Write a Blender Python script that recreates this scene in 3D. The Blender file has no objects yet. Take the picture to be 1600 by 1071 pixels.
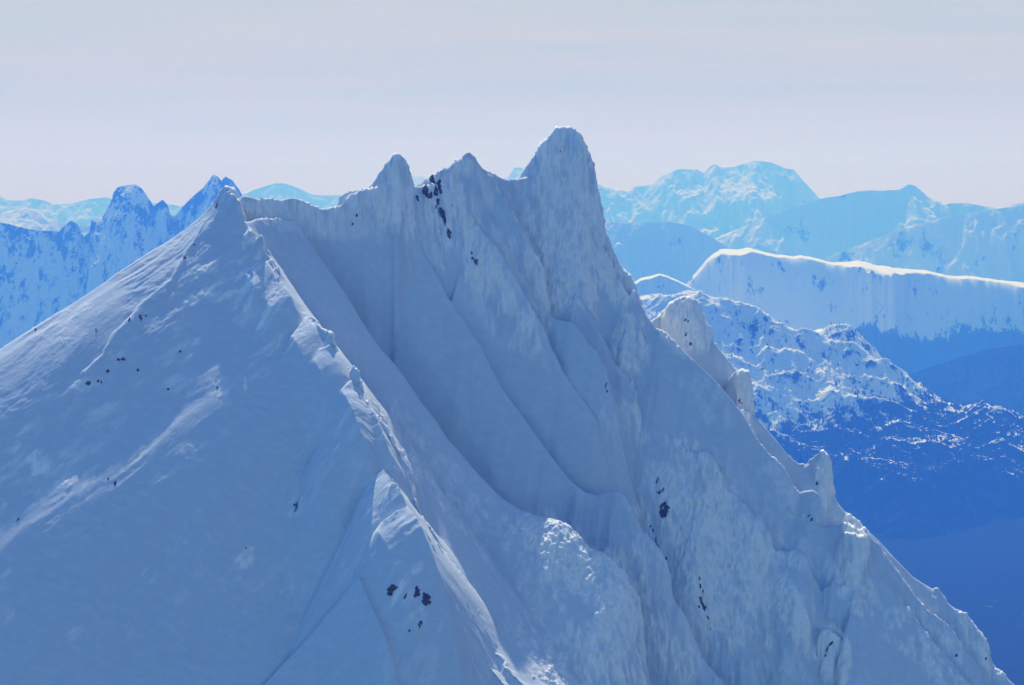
import bpy, bmesh, math, random
import numpy as np

# ------------------------------------------------------------------ camera, sky, sun, exposure
S = bpy.context.scene
F = 2986.0                       # focal length in photo pixels (1600 wide)
HORIZON = 275.0
PITCH = math.atan((535.5 - HORIZON) / F)
SUN_AZ, SUN_EL = -8.0, 52.0       # degrees: azimuth right of the view direction, elevation

cam_d = bpy.data.cameras.new('camera')
cam = bpy.data.objects.new('camera', cam_d)
S.collection.objects.link(cam)
cam_d.sensor_width = 36.0
cam_d.lens = 36.0 * F / 1600.0
cam_d.clip_start = 1.0
cam_d.clip_end = 400000.0
cam.rotation_euler = (math.pi / 2 - PITCH, 0, 0)
S.camera = cam
S.view_settings.view_transform = 'Standard'
S.view_settings.look = 'None'
S.view_settings.exposure = 0.52
S.view_settings.gamma = 1.0
S.cycles.use_denoising = True
S.cycles.max_bounces = 6
S.cycles.diffuse_bounces = 1
S.cycles.volume_bounces = 1

world = bpy.data.worlds.new('World')
S.world = world
world.use_nodes = True
wt = world.node_tree
wt.nodes.clear()


def wnode(t, **kw):
    n = wt.nodes.new(t)
    for k, v in kw.items():
        setattr(n, k, v)
    return n


sky = wnode('ShaderNodeTexSky', sky_type='NISHITA', sun_disc=False)
sky.sun_elevation = math.radians(SUN_EL)
sky.sun_rotation = math.radians(SUN_AZ)
sky.altitude = 3000
sky.air_density = 1.0
sky.dust_density = 0.0
sky.ozone_density = 10.0
bg = wnode('ShaderNodeBackground')
bg.inputs['Strength'].default_value = 0.14
tint = wnode('ShaderNodeMix', data_type='RGBA', blend_type='MULTIPLY')
tint.inputs[0].default_value = 1.0
tint.inputs[7].default_value = (0.80, 1.0, 1.09, 1)
wt.links.new(sky.outputs[0], tint.inputs[6])
wt.links.new(tint.outputs[2], bg.inputs['Color'])
veil = wnode('ShaderNodeBackground')
veil.inputs['Strength'].default_value = 1.16
tc = wnode('ShaderNodeTexCoord')
mp = wnode('ShaderNodeMapping')
mp.inputs['Scale'].default_value = (3.0, 3.0, 60.0)
wt.links.new(tc.outputs['Generated'], mp.inputs['Vector'])
nz = wnode('ShaderNodeTexNoise')
nz.inputs['Scale'].default_value = 1.3
nz.inputs['Detail'].default_value = 5.0
nz.inputs['Roughness'].default_value = 0.55
wt.links.new(mp.outputs[0], nz.inputs['Vector'])
cr = wnode('ShaderNodeValToRGB')
cr.color_ramp.elements[0].position = 0.35
cr.color_ramp.elements[0].color = (0.322, 0.374, 0.388, 1)
cr.color_ramp.elements[1].position = 0.65
cr.color_ramp.elements[1].color = (0.372, 0.382, 0.382, 1)
wt.links.new(nz.outputs['Fac'], cr.inputs['Fac'])
zr = wnode('ShaderNodeSeparateXYZ')
wt.links.new(tc.outputs['Generated'], zr.inputs[0])
zm = wnode('ShaderNodeMapRange', interpolation_type='SMOOTHSTEP')
zm.inputs['From Min'].default_value = -0.01
zm.inputs['From Max'].default_value = 0.06
wt.links.new(zr.outputs['Z'], zm.inputs['Value'])
zc_ = wnode('ShaderNodeMix', data_type='RGBA')
zc_.inputs[6].default_value = (0.40, 0.43, 0.44, 1)
wt.links.new(zm.outputs[0], zc_.inputs[0])
wt.links.new(cr.outputs['Color'], zc_.inputs[7])
wt.links.new(zc_.outputs[2], veil.inputs['Color'])
sep = wnode('ShaderNodeSeparateXYZ')
wt.links.new(tc.outputs['Generated'], sep.inputs[0])
mr = wnode('ShaderNodeMapRange', interpolation_type='SMOOTHSTEP')
mr.inputs['From Min'].default_value = 0.11
mr.inputs['From Max'].default_value = 0.80
mr.inputs['To Min'].default_value = 1.0
mr.inputs['To Max'].default_value = 0.0
wt.links.new(sep.outputs['Z'], mr.inputs['Value'])
mixw = wnode('ShaderNodeMixShader')
# the thin cloud veil lies towards the sun; the sky behind the camera is clear and blue
mr2 = wnode('ShaderNodeMapRange', interpolation_type='SMOOTHSTEP')
mr2.inputs['From Min'].default_value = -0.05
mr2.inputs['From Max'].default_value = 0.7
wt.links.new(sep.outputs['Y'], mr2.inputs['Value'])
mv = wnode('ShaderNodeMath', operation='MULTIPLY')
wt.links.new(mr.outputs[0], mv.inputs[0])
wt.links.new(mr2.outputs[0], mv.inputs[1])
wt.links.new(mv.outputs[0], mixw.inputs[0])
wt.links.new(bg.outputs[0], mixw.inputs[1])
wt.links.new(veil.outputs[0], mixw.inputs[2])
# added bright sky patch, out of view right, brightens the right-facing slopes
right_fill = wnode('ShaderNodeBackground')
right_fill.inputs['Color'].default_value = (0.80, 0.93, 1.0, 1)
right_fill.inputs['Strength'].default_value = 0.22
dotn = wnode('ShaderNodeVectorMath', operation='DOT_PRODUCT')
dotn.inputs[1].default_value = (0.95, -0.05, 0.30)
wt.links.new(tc.outputs['Generated'], dotn.inputs[0])
mr3 = wnode('ShaderNodeMapRange', interpolation_type='SMOOTHSTEP')
mr3.inputs['From Min'].default_value = 0.40
mr3.inputs['From Max'].default_value = 0.90
mr3.inputs['To Max'].default_value = 0.85
wt.links.new(dotn.outputs['Value'], mr3.inputs['Value'])
mixc2 = wnode('ShaderNodeMixShader')
wt.links.new(mr3.outputs[0], mixc2.inputs[0])
wt.links.new(mixw.outputs[0], mixc2.inputs[1])
wt.links.new(right_fill.outputs[0], mixc2.inputs[2])
wo = wnode('ShaderNodeOutputWorld')
wt.links.new(mixc2.outputs[0], wo.inputs['Surface'])

sun_d = bpy.data.lights.new('sun', 'SUN')
sun_d.energy = 3.3
sun_d.angle = math.radians(0.5)
sun_d.color = (1.0, 0.95, 0.89)
sun = bpy.data.objects.new('sun', sun_d)
S.collection.objects.link(sun)
# light travels along the lamp's -Z: point it away from the sun's place in the sky
az, el = math.radians(SUN_AZ), math.radians(SUN_EL)
sun.rotation_euler = (-(math.pi / 2 - el), 0, -az)
sun.location = (0, 3000, 2000)

# ------------------------------------------------------------------ helpers
CP, SP = math.cos(PITCH), math.sin(PITCH)


def w(px, py, d):
    """photo pixel + distance along y -> world"""
    px, py, d = np.asarray(px, float), np.asarray(py, float), np.asarray(d, float)
    a = (px - 800.0) / F
    b = (py - 535.5) / F
    k = d / (CP - b * SP)
    return a * k, k * (CP - b * SP), (-SP - b * CP) * k


def proj(x, y, z):
    depth = y * CP - z * SP
    up = y * SP + z * CP
    return 800.0 + F * x / depth, 535.5 - F * up / depth


def _hash(ix, iy, iz, seed):
    h = (ix.astype(np.uint32) * np.uint32(374761393) + iy.astype(np.uint32) * np.uint32(668265263)
         + iz.astype(np.uint32) * np.uint32(2147483647) + np.uint32(seed * 144665 + 77))
    h = (h ^ (h >> np.uint32(13))) * np.uint32(1274126177)
    h = (h ^ (h >> np.uint32(16)))
    return (h & np.uint32(0xffff)).astype(np.float32) / 32767.5 - 1.0


def vnoise(x, y, z=None, seed=0):
    """smooth value noise, -1..1"""
    x = np.asarray(x, np.float32); y = np.asarray(y, np.float32)
    x0 = np.floor(x); y0 = np.floor(y)
    fx = x - x0; fy = y - y0
    ux = fx * fx * fx * (fx * (fx * 6 - 15) + 10); uy = fy * fy * fy * (fy * (fy * 6 - 15) + 10)
    ix = x0.astype(np.int64); iy = y0.astype(np.int64)
    if z is None:
        iz = np.zeros_like(ix)
        a = _hash(ix, iy, iz, seed); b = _hash(ix + 1, iy, iz, seed)
        c = _hash(ix, iy + 1, iz, seed); d = _hash(ix + 1, iy + 1, iz, seed)
        return (a + (b - a) * ux) * (1 - uy) + (c + (d - c) * ux) * uy
    z = np.asarray(z, np.float32)
    z0 = np.floor(z); fz = z - z0; uz = fz * fz * fz * (fz * (fz * 6 - 15) + 10); iz = z0.astype(np.int64)
    out = 0
    for k in (0, 1):
        a = _hash(ix, iy, iz + k, seed); b = _hash(ix + 1, iy, iz + k, seed)
        c = _hash(ix, iy + 1, iz + k, seed); d = _hash(ix + 1, iy + 1, iz + k, seed)
        v = (a + (b - a) * ux) * (1 - uy) + (c + (d - c) * ux) * uy
        out = out + v * (uz if k else 1 - uz)
    return out


def fbm(x, y, z=None, octv=4, seed=0, gain=0.5, ridged=False):
    s, amp, fr, tot = 0, 1.0, 1.0, 0.0
    for o in range(octv):
        v = vnoise(x * fr + 17.3 * o, y * fr - 9.1 * o, None if z is None else z * fr + 5.7 * o, seed + o * 7)
        if ridged:
            v = 1 - 2 * np.abs(v)
        s = s + v * amp; tot += amp; amp *= gain; fr *= 2.03
    return s / tot


def smooth(e0, e1, x):
    t = np.clip((x - e0) / (e1 - e0), 0, 1)
    return t * t * (3 - 2 * t)


def link(o, parent=None):
    S.collection.objects.link(o)
    if parent is not None:
        o.parent = parent
    return o


def mesh_obj(name, verts, faces, mat, parent=None, shade=True, attrs=None):
    me = bpy.data.meshes.new(name)
    v = np.asarray(verts, np.float32).reshape(-1, 3)
    f = np.asarray(faces, np.int32)
    me.vertices.add(len(v)); me.vertices.foreach_set('co', v.ravel())
    n = f.shape[1]
    me.loops.add(f.size); me.loops.foreach_set('vertex_index', f.ravel())
    me.polygons.add(len(f))
    me.polygons.foreach_set('loop_start', np.arange(0, f.size, n, dtype=np.int32))
    if shade:
        me.polygons.foreach_set('use_smooth', np.ones(len(f), bool))
    for k, a in (attrs or {}).items():
        at = me.attributes.new(k, 'FLOAT', 'POINT')
        at.data.foreach_set('value', np.asarray(a, np.float32).ravel())
    me.update(calc_edges=True)
    me.materials.append(mat)
    return link(bpy.data.objects.new(name, me), parent)


def grid_faces(nr, nc):
    i = np.arange(nr * nc).reshape(nr, nc)
    return np.stack([i[:-1, :-1], i[:-1, 1:], i[1:, 1:], i[1:, :-1]], -1).reshape(-1, 4)


def tag(o, label, cat=None, group=None, kind=None):
    o['label'] = label
    if cat: o['category'] = cat
    if group: o['group'] = group
    if kind: o['kind'] = kind
    return o


# ------------------------------------------------------------------ materials
def new_mat(name):
    m = bpy.data.materials.new(name)
    m.use_nodes = True
    nt = m.node_tree
    return m, nt, nt.nodes['Principled BSDF']


def N(nt, t, **kw):
    n = nt.nodes.new(t)
    for k, v in kw.items():
        if k in n.bl_rna.properties:
            setattr(n, k, v)
        else:
            n.inputs[k].default_value = v
    return n


def mixc(nt, fac, a, b):
    m = nt.nodes.new('ShaderNodeMix'); m.data_type = 'RGBA'
    for sock, val in ((m.inputs[0], fac), (m.inputs[6], a), (m.inputs[7], b)):
        if hasattr(val, 'default_value') or hasattr(val, 'is_linked'):
            nt.links.new(val, sock)
        else:
            sock.default_value = val
    return m.outputs[2]


def mat_snow():
    m, nt, p = new_mat('snow')
    at = N(nt, 'ShaderNodeAttribute', attribute_name='rime')  # rime, plus sunlight painted into the same mask
    co = N(nt, 'ShaderNodeTexCoord')
    n1 = N(nt, 'ShaderNodeTexNoise', Scale=0.35, Detail=8.0, Roughness=0.65)
    nt.links.new(co.outputs['Object'], n1.inputs['Vector'])
    r = N(nt, 'ShaderNodeMapRange'); r.inputs['From Min'].default_value = 0.35; r.inputs['From Max'].default_value = 0.65
    nt.links.new(n1.outputs['Fac'], r.inputs['Value'])
    mul = N(nt, 'ShaderNodeMath', operation='MULTIPLY')
    add = N(nt, 'ShaderNodeMath', operation='MULTIPLY_ADD'); add.inputs[1].default_value = 0.45; add.inputs[2].default_value = 0.72
    nt.links.new(r.outputs[0], add.inputs[0])
    nt.links.new(at.outputs['Fac'], mul.inputs[0]); nt.links.new(add.outputs[0], mul.inputs[1])
    cl = N(nt, 'ShaderNodeClamp'); nt.links.new(mul.outputs[0], cl.inputs[0])
    # wind crust and softer drifted snow, streaked along the wind
    mpw = N(nt, 'ShaderNodeMapping'); mpw.inputs['Rotation'].default_value = (0, 0, 0.93); mpw.inputs['Scale'].default_value = (0.13, 0.50, 0.22)
    nt.links.new(co.outputs['Object'], mpw.inputs['Vector'])
    nw = N(nt, 'ShaderNodeTexNoise', Scale=1.0, Detail=10.0, Roughness=0.68, Distortion=0.6)
    nt.links.new(mpw.outputs[0], nw.inputs['Vector'])
    rw = N(nt, 'ShaderNodeMapRange', interpolation_type='SMOOTHSTEP'); rw.inputs['From Min'].default_value = 0.38; rw.inputs['From Max'].default_value = 0.68
    nt.links.new(nw.outputs['Fac'], rw.inputs['Value'])
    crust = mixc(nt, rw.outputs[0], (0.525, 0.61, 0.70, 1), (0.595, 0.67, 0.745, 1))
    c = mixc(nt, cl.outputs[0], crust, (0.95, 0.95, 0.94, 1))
    nt.links.new(c, p.inputs['Base Color'])
    p.inputs['Roughness'].default_value = 0.75
    p.inputs['Specular IOR Level'].default_value = 0.25
    n2 = N(nt, 'ShaderNodeTexNoise', Scale=1.1, Detail=9.0, Roughness=0.7)
    nt.links.new(co.outputs['Object'], n2.inputs['Vector'])
    bs = N(nt, 'ShaderNodeMath', operation='MULTIPLY_ADD'); bs.inputs[1].default_value = 0.32; bs.inputs[2].default_value = 0.22
    nt.links.new(at.outputs['Fac'], bs.inputs[0])
    bp = N(nt, 'ShaderNodeBump', Distance=1.0)
    nt.links.new(bs.outputs[0], bp.inputs['Strength'])
    nt.links.new(n2.outputs['Fac'], bp.inputs['Height'])
    nt.links.new(bp.outputs[0], p.inputs['Normal'])
    return m


def mat_range(name, rock_scale, rock_amt, snow=(0.70, 0.74, 0.78, 1), rock=(0.055, 0.055, 0.06, 1), attr=False):
    """snow with rock / forest showing: attribute 'dark' (0..1) modulated by noise"""
    m, nt, p = new_mat(name)
    co = N(nt, 'ShaderNodeTexCoord')
    at = N(nt, 'ShaderNodeAttribute', attribute_name='dark')
    mp1 = N(nt, 'ShaderNodeMapping'); mp1.inputs['Scale'].default_value = (1.0, 0.8, 0.4)
    nt.links.new(co.outputs['Object'], mp1.inputs['Vector'])
    n1 = N(nt, 'ShaderNodeTexNoise', Scale=rock_scale, Detail=9.0, Roughness=0.74)
    nt.links.new(mp1.outputs[0], n1.inputs['Vector'])
    ad = N(nt, 'ShaderNodeMath', operation='ADD')
    nt.links.new(at.outputs['Fac'], ad.inputs[0]); nt.links.new(n1.outputs['Fac'], ad.inputs[1])
    r = N(nt, 'ShaderNodeMapRange', interpolation_type='SMOOTHSTEP')
    r.inputs['From Min'].default_value = 1.0 - rock_amt; r.inputs['From Max'].default_value = 1.09 - rock_amt
    nt.links.new(ad.outputs[0], r.inputs['Value'])
    c = mixc(nt, r.outputs[0], snow, rock)
    nt.links.new(c, p.inputs['Base Color'])
    p.inputs['Roughness'].default_value = 0.85
    p.inputs['Specular IOR Level'].default_value = 0.0
    return m


M_SNOW = mat_snow()

# ------------------------------------------------------------------ the foreground mountain
CF = 0.75
AX = (0.8, -0.6)            # fall direction of the right hand face, in plan


def K(k, c=CF):
    return lambda px: k / (1 + c * (px - 800.0) / F)


def lin(p0, d0, p1, d1):
    return lambda px: d0 + (px - p0) * (d1 - d0) / (p1 - p0)


def table(*pd):
    a = np.array(pd, float)
    return lambda px: np.interp(px, a[:, 0], a[:, 1])


FINS = []
DMID, CMP = 1030.0, 0.54


def fin(pts, depth, near, far, axis=AX, e0=1.6, e1=1.1, r=0.5, k=4.0, lift=0.0, reach=(60, 40), sm=12, fade=9.0, carve=None, jag=None, rv=0.9, flip=False, rf=None, raw=False):
    head = tuple(pts[0])
    pts = np.array(pts, float)
    d = depth(pts[:, 0]) if not raw else ray_depth(pts) - depth
    if d.max() < 2000 and not raw:            # the foreground massif: steepen it towards the viewer
        d = DMID + (d - DMID) * CMP
        axis = (axis[0], axis[1] * CMP); ln = math.hypot(*axis); axis = (axis[0] / ln, axis[1] / ln)
        g, q = 1.0 / CMP, CMP * 1.1
        near = (near[0] * g, near[1] * g, near[2] * q); far = (far[0] * g, far[1] * g, far[2] * q)
        reach = (reach[0] * q, reach[1] * q)
        carve = carve and (carve[0], carve[1] * q)
        e0, e1 = e0 * g, e1 * g
    x, y, z = w(pts[:, 0], pts[:, 1], d)
    z = z + lift
    nx, ny = (axis[1], -axis[0]) if flip else (-axis[1], axis[0])
    a = x * axis[0] + y * axis[1]
    b = x * nx + y * ny
    if rf:                        # how far the far side stays a shelf, along the crest
        rfa = np.array(rf, float)
        oo = np.argsort(a)
        rf = (a[oo], np.interp(pts[oo, 0], rfa[:, 0], rfa[:, 1]))
    o = np.argsort(a, kind='stable')
    a, b, z = a[o], b[o], z[o]
    a = np.maximum.accumulate(a + np.arange(len(a)) * 1e-4)
    FINS.append(dict(a=a, b=b, z=z, axis=axis, n=(nx, ny), near=near, far=far, e0=e0, e1=e1, r=r, k=k, reach=reach, sm=sm, fade=fade, carve=carve, jag=jag, rv=rv, rf=rf, head=head))


def ray_depth(pts):
    """distance at which the sight line through each photo point meets the slopes built so far"""
    out = []
    dd = np.linspace(800, 1240, 2200)
    for px, py in pts:
        x, y, z = w(px + 0 * dd, py + 0 * dd, dd)
        out.append(dd[np.argmax(base_height(x, y) >= z)])
    return np.array(out)


def prof(t, p, r):
    s0, s1, L = p
    t = np.sqrt(t * t + r * r) - r
    return s1 * t + (s0 - s1) * L * (1 - np.exp(-t / L))


def eval_fin(f, x, y):
    av = x * f['axis'][0] + y * f['axis'][1]
    bv = x * f['n'][0] + y * f['n'][1]
    if 'zs' not in f:            # a smoothed copy of the crest: its jags die out down the flanks
        ga = np.arange(f['a'][0], f['a'][-1] + 0.5, 0.5)
        gz, gb = np.interp(ga, f['a'], f['z']), np.interp(ga, f['a'], f['b'])
        sd = int(abs(f['z'][0]) * 7) % 91
        f['gr'] = f['r'] * np.exp(f['rv'] * 1.6 * fbm(ga / 9.0, ga * 0, octv=3, seed=sd))
        kw = int(f['sm'] * 2); ker = np.hanning(2 * kw + 3)[1:-1]; ker /= ker.sum()

        def sm(v):
            lo, hi = v[0] + (v[0] - v[1]) * np.arange(kw, 0, -1), v[-1] + (v[-1] - v[-2]) * np.arange(1, kw + 1)
            return np.convolve(np.concatenate([lo, v, hi]), ker, 'valid')
        zs_, bs_ = sm(gz), sm(gb)
        if f['jag']:
            ja, jl = f['jag']
            gz = gz + ja * (0.6 * fbm(ga / jl, ga * 0 + 2.2, octv=4, seed=sd + 1, gain=0.6) + 0.5 * fbm(ga / (jl * 0.8), ga * 0 + 5.2, octv=3, seed=sd + 3, ridged=True))
            gb = gb + 1.6 * ja * fbm(ga / jl, ga * 0 + 7.2, octv=4, seed=sd + 2, gain=0.6)
        f['ga'], f['gz'], f['gb'], f['zs'], f['bs'] = ga, gz, gb, zs_, bs_
    zc = np.interp(av, f['ga'], f['gz']); bc = np.interp(av, f['ga'], f['gb'])
    zs = np.interp(av, f['ga'], f['zs']); bs = np.interp(av, f['ga'], f['bs'])
    t = bv - bc
    q = np.exp(-np.abs(t) / np.where(t < 0, f['fade'], f['fade'] * 0.3))
    zc = zs + (zc - zs) * q
    t = bv - (bs + (bc - bs) * q)
    zc = zc - f['e0'] * np.maximum(f['ga'][0] - av, 0) - f['e1'] * np.maximum(av - f['ga'][-1], 0)
    ta = np.abs(t)
    rr = np.interp(av, f['ga'], f['gr'])
    out = np.where(t < 0, zc - prof(ta, f['near'], rr), zc - prof(ta, f['far'], rr))
    if f['reach'] is not None:
        over = np.where(t < 0, np.maximum(ta - f['reach'][0], 0), np.maximum(ta - (np.interp(av, *f['rf']) if f['rf'] else f['reach'][1]), 0))
        out = out - np.minimum(over * over * 0.03, over * 1.5)
    return out


def smax(a, b, k):
    h = np.maximum(k - np.abs(a - b), 0)
    return np.maximum(a, b) + h * h / (4 * k)


XA = (1.0, 0.0)
# -- the corniced near crest, and the broad left face falling from it
dF0 = K(775, 1.5)
fin([(345, 305), (353, 300), (366, 303), (373, 318), (380, 345), (386, 358), (395, 364), (405, 369), (402, 384), (408, 400),
     (412, 406), (430, 418), (430, 428), (441, 440), (444, 452), (455, 488), (465, 494), (480, 497), (495, 505),
     (505, 518), (518, 523), (527, 545), (526, 562), (530, 577), (558, 580), (562, 592), (560, 604), (566, 624), (573, 646),
     (570, 665), (588, 695), (598, 727), (618, 757), (635, 790), (650, 828), (662, 850), (690, 890), (720, 940),
     (750, 985), (785, 1035), (815, 1071), (850, 1120)], dF0,
    (0.312, 0.302, 40), (0.42, 0.16, 7), rf=[(340, 0.2), (520, 0.3), (556, 0.6), (580, 6), (590, 14), (633, 27), (690, 38), (750, 46), (815, 56)], axis=(0.6, -1.48), e0=1.2, e1=0.9, r=0.5, k=2.5, reach=(2000, 18), sm=45, fade=7, jag=(3.8, 8))
# -- skyline ridge from the knob to the col
dFS = table((340, 1000), (380, 1008), (620, 1090), (735, 1140), (885, 1220), (1000, 1260))
fin([(350, 315), (372, 313), (380, 306), (400, 310), (425, 312), (440, 312), (460, 307), (490, 306), (520, 302), (535, 303),
     (548, 297), (560, 298), (575, 296), (600, 292), (650, 292), (700, 285), (758, 268), (790, 280), (801, 281), (815, 279), (850, 275), (885, 280)], dFS,
    (1.2, 0.9, 12), (3.0, 2.1, 7), axis=(0.57, 0.82), e0=1.0, e1=1.0, r=0.8, k=4, flip=True, reach=(2000, 2000))
# -- knob A
fin([(338, 322), (341, 305), (347, 294), (356, 290), (364, 293), (370, 305), (377, 320)], lin(300, 995, 400, 1003),
    (2.4, 1.8, 8), (1.6, 1.0, 8), axis=XA, e0=1.5, e1=2.0, r=1.5, k=2, jag=(0.8, 3), fade=4)
# -- rib 1
fin([(436, 372), (446, 353), (458, 348), (472, 360), (496, 395), (520, 430), (545, 468), (570, 508), (598, 548), (620, 572), (640, 600), (660, 630), (680, 655),
     (700, 685), (740, 732), (780, 775), (815, 798), (850, 808), (875, 814), (885, 819), (900, 831), (912, 846), (922, 857),
     (940, 862), (952, 873), (975, 893), (990, 918), (1000, 945), (1003, 985), (1010, 1050), (1025, 1110)], K(938),
    (0.28, 0.66, 16), (2.4, 1.2, 8), r=0.6, k=2.5, e0=0.45, reach=(35, 40), carve=(32, 80))
fin([(382, 352), (400, 343), (430, 341), (456, 345), (470, 357)], table((382, 984), (456, 1026), (470, 1030)), (0.72, 0.72, 10), (0.6, 0.6, 8), axis=XA, e0=1.5, e1=1.6, r=3.0, k=4, reach=(60, 40))
# -- rib 2
fin([(650, 372), (657, 388), (680, 425), (700, 465), (720, 502), (740, 540), (788, 612), (839, 682), (870, 725), (895, 755), (915, 770), (932, 774),
     (950, 768), (963, 767), (974, 772), (985, 790), (1004, 830), (1028, 852), (1040, 878), (1045, 895), (1047, 912), (1053, 942),
     (1068, 959), (1084, 1000), (1096, 1027), (1114, 1049), (1133, 1070), (1170, 1115)], K(1050),
    (1.6, 0.85, 14), (0.9, 0.6, 10), r=1.6, k=4, e0=0.5, carve=(17, 42))
# -- rib 3 (left edge of the second summit, running on down)
fin([(694, 262), (700, 274), (709, 293), (717, 310), (730, 331), (745, 351), (756, 366), (775, 384), (787, 402), (800, 425), (815, 450),
     (830, 478), (838, 493), (852, 518), (861, 541), (874, 567), (889, 602), (905, 638), (920, 668), (936, 705), (946, 738), (952, 765), (960, 800)], K(1098),
    (1.6, 1.25, 12), (0.9, 0.5, 8), r=0.6, k=3, e1=2.0, carve=(7, 20))
# -- rib 4 (from the second summit)
fin([(728, 246), (739, 266), (743, 276), (749, 302), (752, 316), (760, 329), (771, 347), (777, 360), (782, 376), (796, 397), (803, 410), (814, 426),
     (822, 444), (828, 461), (839, 480), (852, 489), (863, 496), (874, 500), (889, 502), (902, 510), (912, 523), (918, 536), (929, 546), (936, 557),
     (945, 575)], K(1124),
    (1.5, 1.1, 10), (1.0, 0.5, 8), r=0.8, k=3, e1=2.2, carve=(8, 22))
# -- second summit C
fin([(646, 296), (655, 287), (668, 277), (690, 266), (702, 261), (716, 249), (728, 239), (734, 238), (742, 246), (750, 257), (758, 266), (770, 276)], table((640, 1108), (735, 1143), (780, 1160)),
    (2.2, 1.9, 14), (0.5, 0.6, 8), axis=XA, e0=2.0, e1=1.5, r=2.2, k=3, reach=(25, 40), rv=0.5, jag=(0.9, 5), fade=4)
# -- rib 5
fin([(756, 264), (764, 280), (777, 297), (790, 312), (801, 332), (812, 351), (820, 368), (829, 390), (840, 407), (846, 425), (850, 450), (857, 488)], K(1146),
    (1.3, 0.7, 10), (1.0, 0.5, 8), r=0.9, k=3, e1=1.6, carve=(8, 26))
# -- rib 5b
fin([(900, 460), (910, 479), (932, 507), (951, 549), (958, 563), (975, 585), (990, 610)], K(1176), (1.1, 1.0, 10), (0.7, 0.6, 8), r=1.2, k=5, e0=0.4, e1=2.4, carve=(4, 18))
# -- tower B
fin([(530, 306), (545, 298), (560, 298), (575, 295), (590, 280), (600, 262), (612, 245), (620, 239), (627, 241), (633, 249), (640, 268), (645, 295), (649, 335), (655, 385)], lin(545, 1075, 650, 1098),
    (3.0, 1.9, 12), (1.2, 0.9, 8), axis=XA, e0=1.5, e1=3, r=0.8, k=4, reach=(22, 40), jag=(0.9, 4), fade=4)
# -- main summit D
fin([(790, 292), (801, 281), (812, 278), (818, 270), (830, 252), (845, 230), (851, 221), (860, 213), (870, 203), (885, 199), (897, 201), (904, 207), (911, 223),
     (918, 242), (925, 265), (931, 293), (936, 320), (939, 336), (943, 356), (951, 380), (961, 400), (972, 420), (984, 432), (992, 450), (998, 464), (1006, 482), (1013, 500)], table((790, 1185), (885, 1215), (940, 1205), (1010, 1185)),
    (2.6, 1.15, 16), (1.6, 0.9, 10), axis=XA, e0=1.5, e1=1.2, r=1.0, k=5, jag=(1.1, 5), fade=5)
# -- arete on the summit's face
fin([(925, 350), (938, 384), (952, 412), (966, 436), (983, 470), (993, 496), (1001, 515), (1003, 535), (1005, 567), (1008, 600), (1013, 630)], table((925, 1194), (966, 1184), (1000, 1160), (1013, 1138)),
    (1.1, 0.85, 10), (2.6, 2.0, 8), axis=(0.47, -0.88), r=1.0, k=5, e0=1.0, e1=1.8)
# -- rib 6 : the big fluted buttress
fin([(985, 590), (996, 624), (1006, 646), (1017, 671), (1023, 687), (1034, 704), (1045, 716), (1056, 722), (1064, 718), (1071, 710), (1078, 704), (1088, 707), (1101, 704), (1110, 710),
     (1120, 725), (1127, 742), (1133, 763), (1146, 772), (1159, 784), (1172, 802), (1179, 806), (1187, 802), (1195, 817), (1202, 834), (1206, 855), (1216, 876), (1227, 905), (1246, 928),
     (1250, 950), (1256, 962), (1264, 987), (1272, 1013), (1280, 1032), (1292, 1043), (1315, 1062), (1350, 1100)], K(1182),
    (1.6, 0.8, 22), (0.8, 0.5, 8), r=1.0, k=4, carve=(9, 40), jag=(1.2, 9))
# -- rib 7 : crest of the smooth slope right of the summit
fin([(990, 452), (1002, 476), (1012, 496), (1024, 511), (1045, 524), (1064, 545), (1086, 564), (1101, 579), (1125, 602), (1145, 627), (1160, 647), (1169, 661), (1176, 675), (1187, 692), (1204, 711),
     (1221, 726), (1230, 741), (1239, 757), (1248, 772), (1262, 790), (1280, 806), (1300, 830)], K(1236),
    (0.9, 1.0, 12), (1.0, 0.6, 8), r=0.9, k=3, carve=(4, 18))
fin([(1215, 768), (1225, 785), (1249, 808), (1270, 814), (1290, 816), (1305, 813), (1325, 808), (1345, 822)], K(1222),
    (0.9, 1.15, 12), (0.6, 0.5, 8), r=0.8, k=4, e0=2.5, e1=1.3, reach=(40, 40))
# -- pinnacle E
fin([(1015, 502), (1034, 493), (1045, 477), (1060, 468), (1079, 464), (1089, 469), (1092, 482), (1096, 497), (1106, 512), (1110, 529), (1120, 541), (1135, 560), (1150, 577)], table((1015, 1232), (1150, 1215)),
    (2.4, 1.0, 14), (0.5, 0.7, 8), axis=XA, e0=0.8, e1=5, r=3.0, k=2, rv=0.4, jag=(0.7, 5), fade=4)
# -- rime hump
fin([(1140, 590), (1150, 579), (1158, 577), (1166, 580), (1172, 592), (1175, 606), (1176, 640)], table((1140, 1195), (1176, 1180)),
    (2.4, 1.0, 10), (1.2, 0.7, 8), axis=XA, e0=1.5, e1=2.5, r=1.2, k=2)
# -- rib 8 : right skyline with the shark fin
fin([(1160, 640), (1174, 645), (1195, 669), (1214, 690), (1232, 712), (1250, 727), (1259, 726), (1270, 718), (1279, 708), (1285, 705), (1291, 711), (1295, 727), (1296, 745), (1297, 765), (1300, 777),
     (1308, 788), (1319, 799), (1335, 808), (1349, 824), (1375, 848), (1401, 877), (1427, 903), (1443, 913), (1457, 921), (1465, 920), (1475, 932), (1480, 942), (1493, 953), (1507, 957), (1519, 971),
     (1532, 989), (1540, 1006), (1546, 1028), (1550, 1043), (1562, 1048), (1574, 1060), (1590, 1075), (1640, 1120)], K(1262),
    (0.95, 0.62, 10), (1.2, 0.7, 8), r=0.8, k=3)
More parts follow.
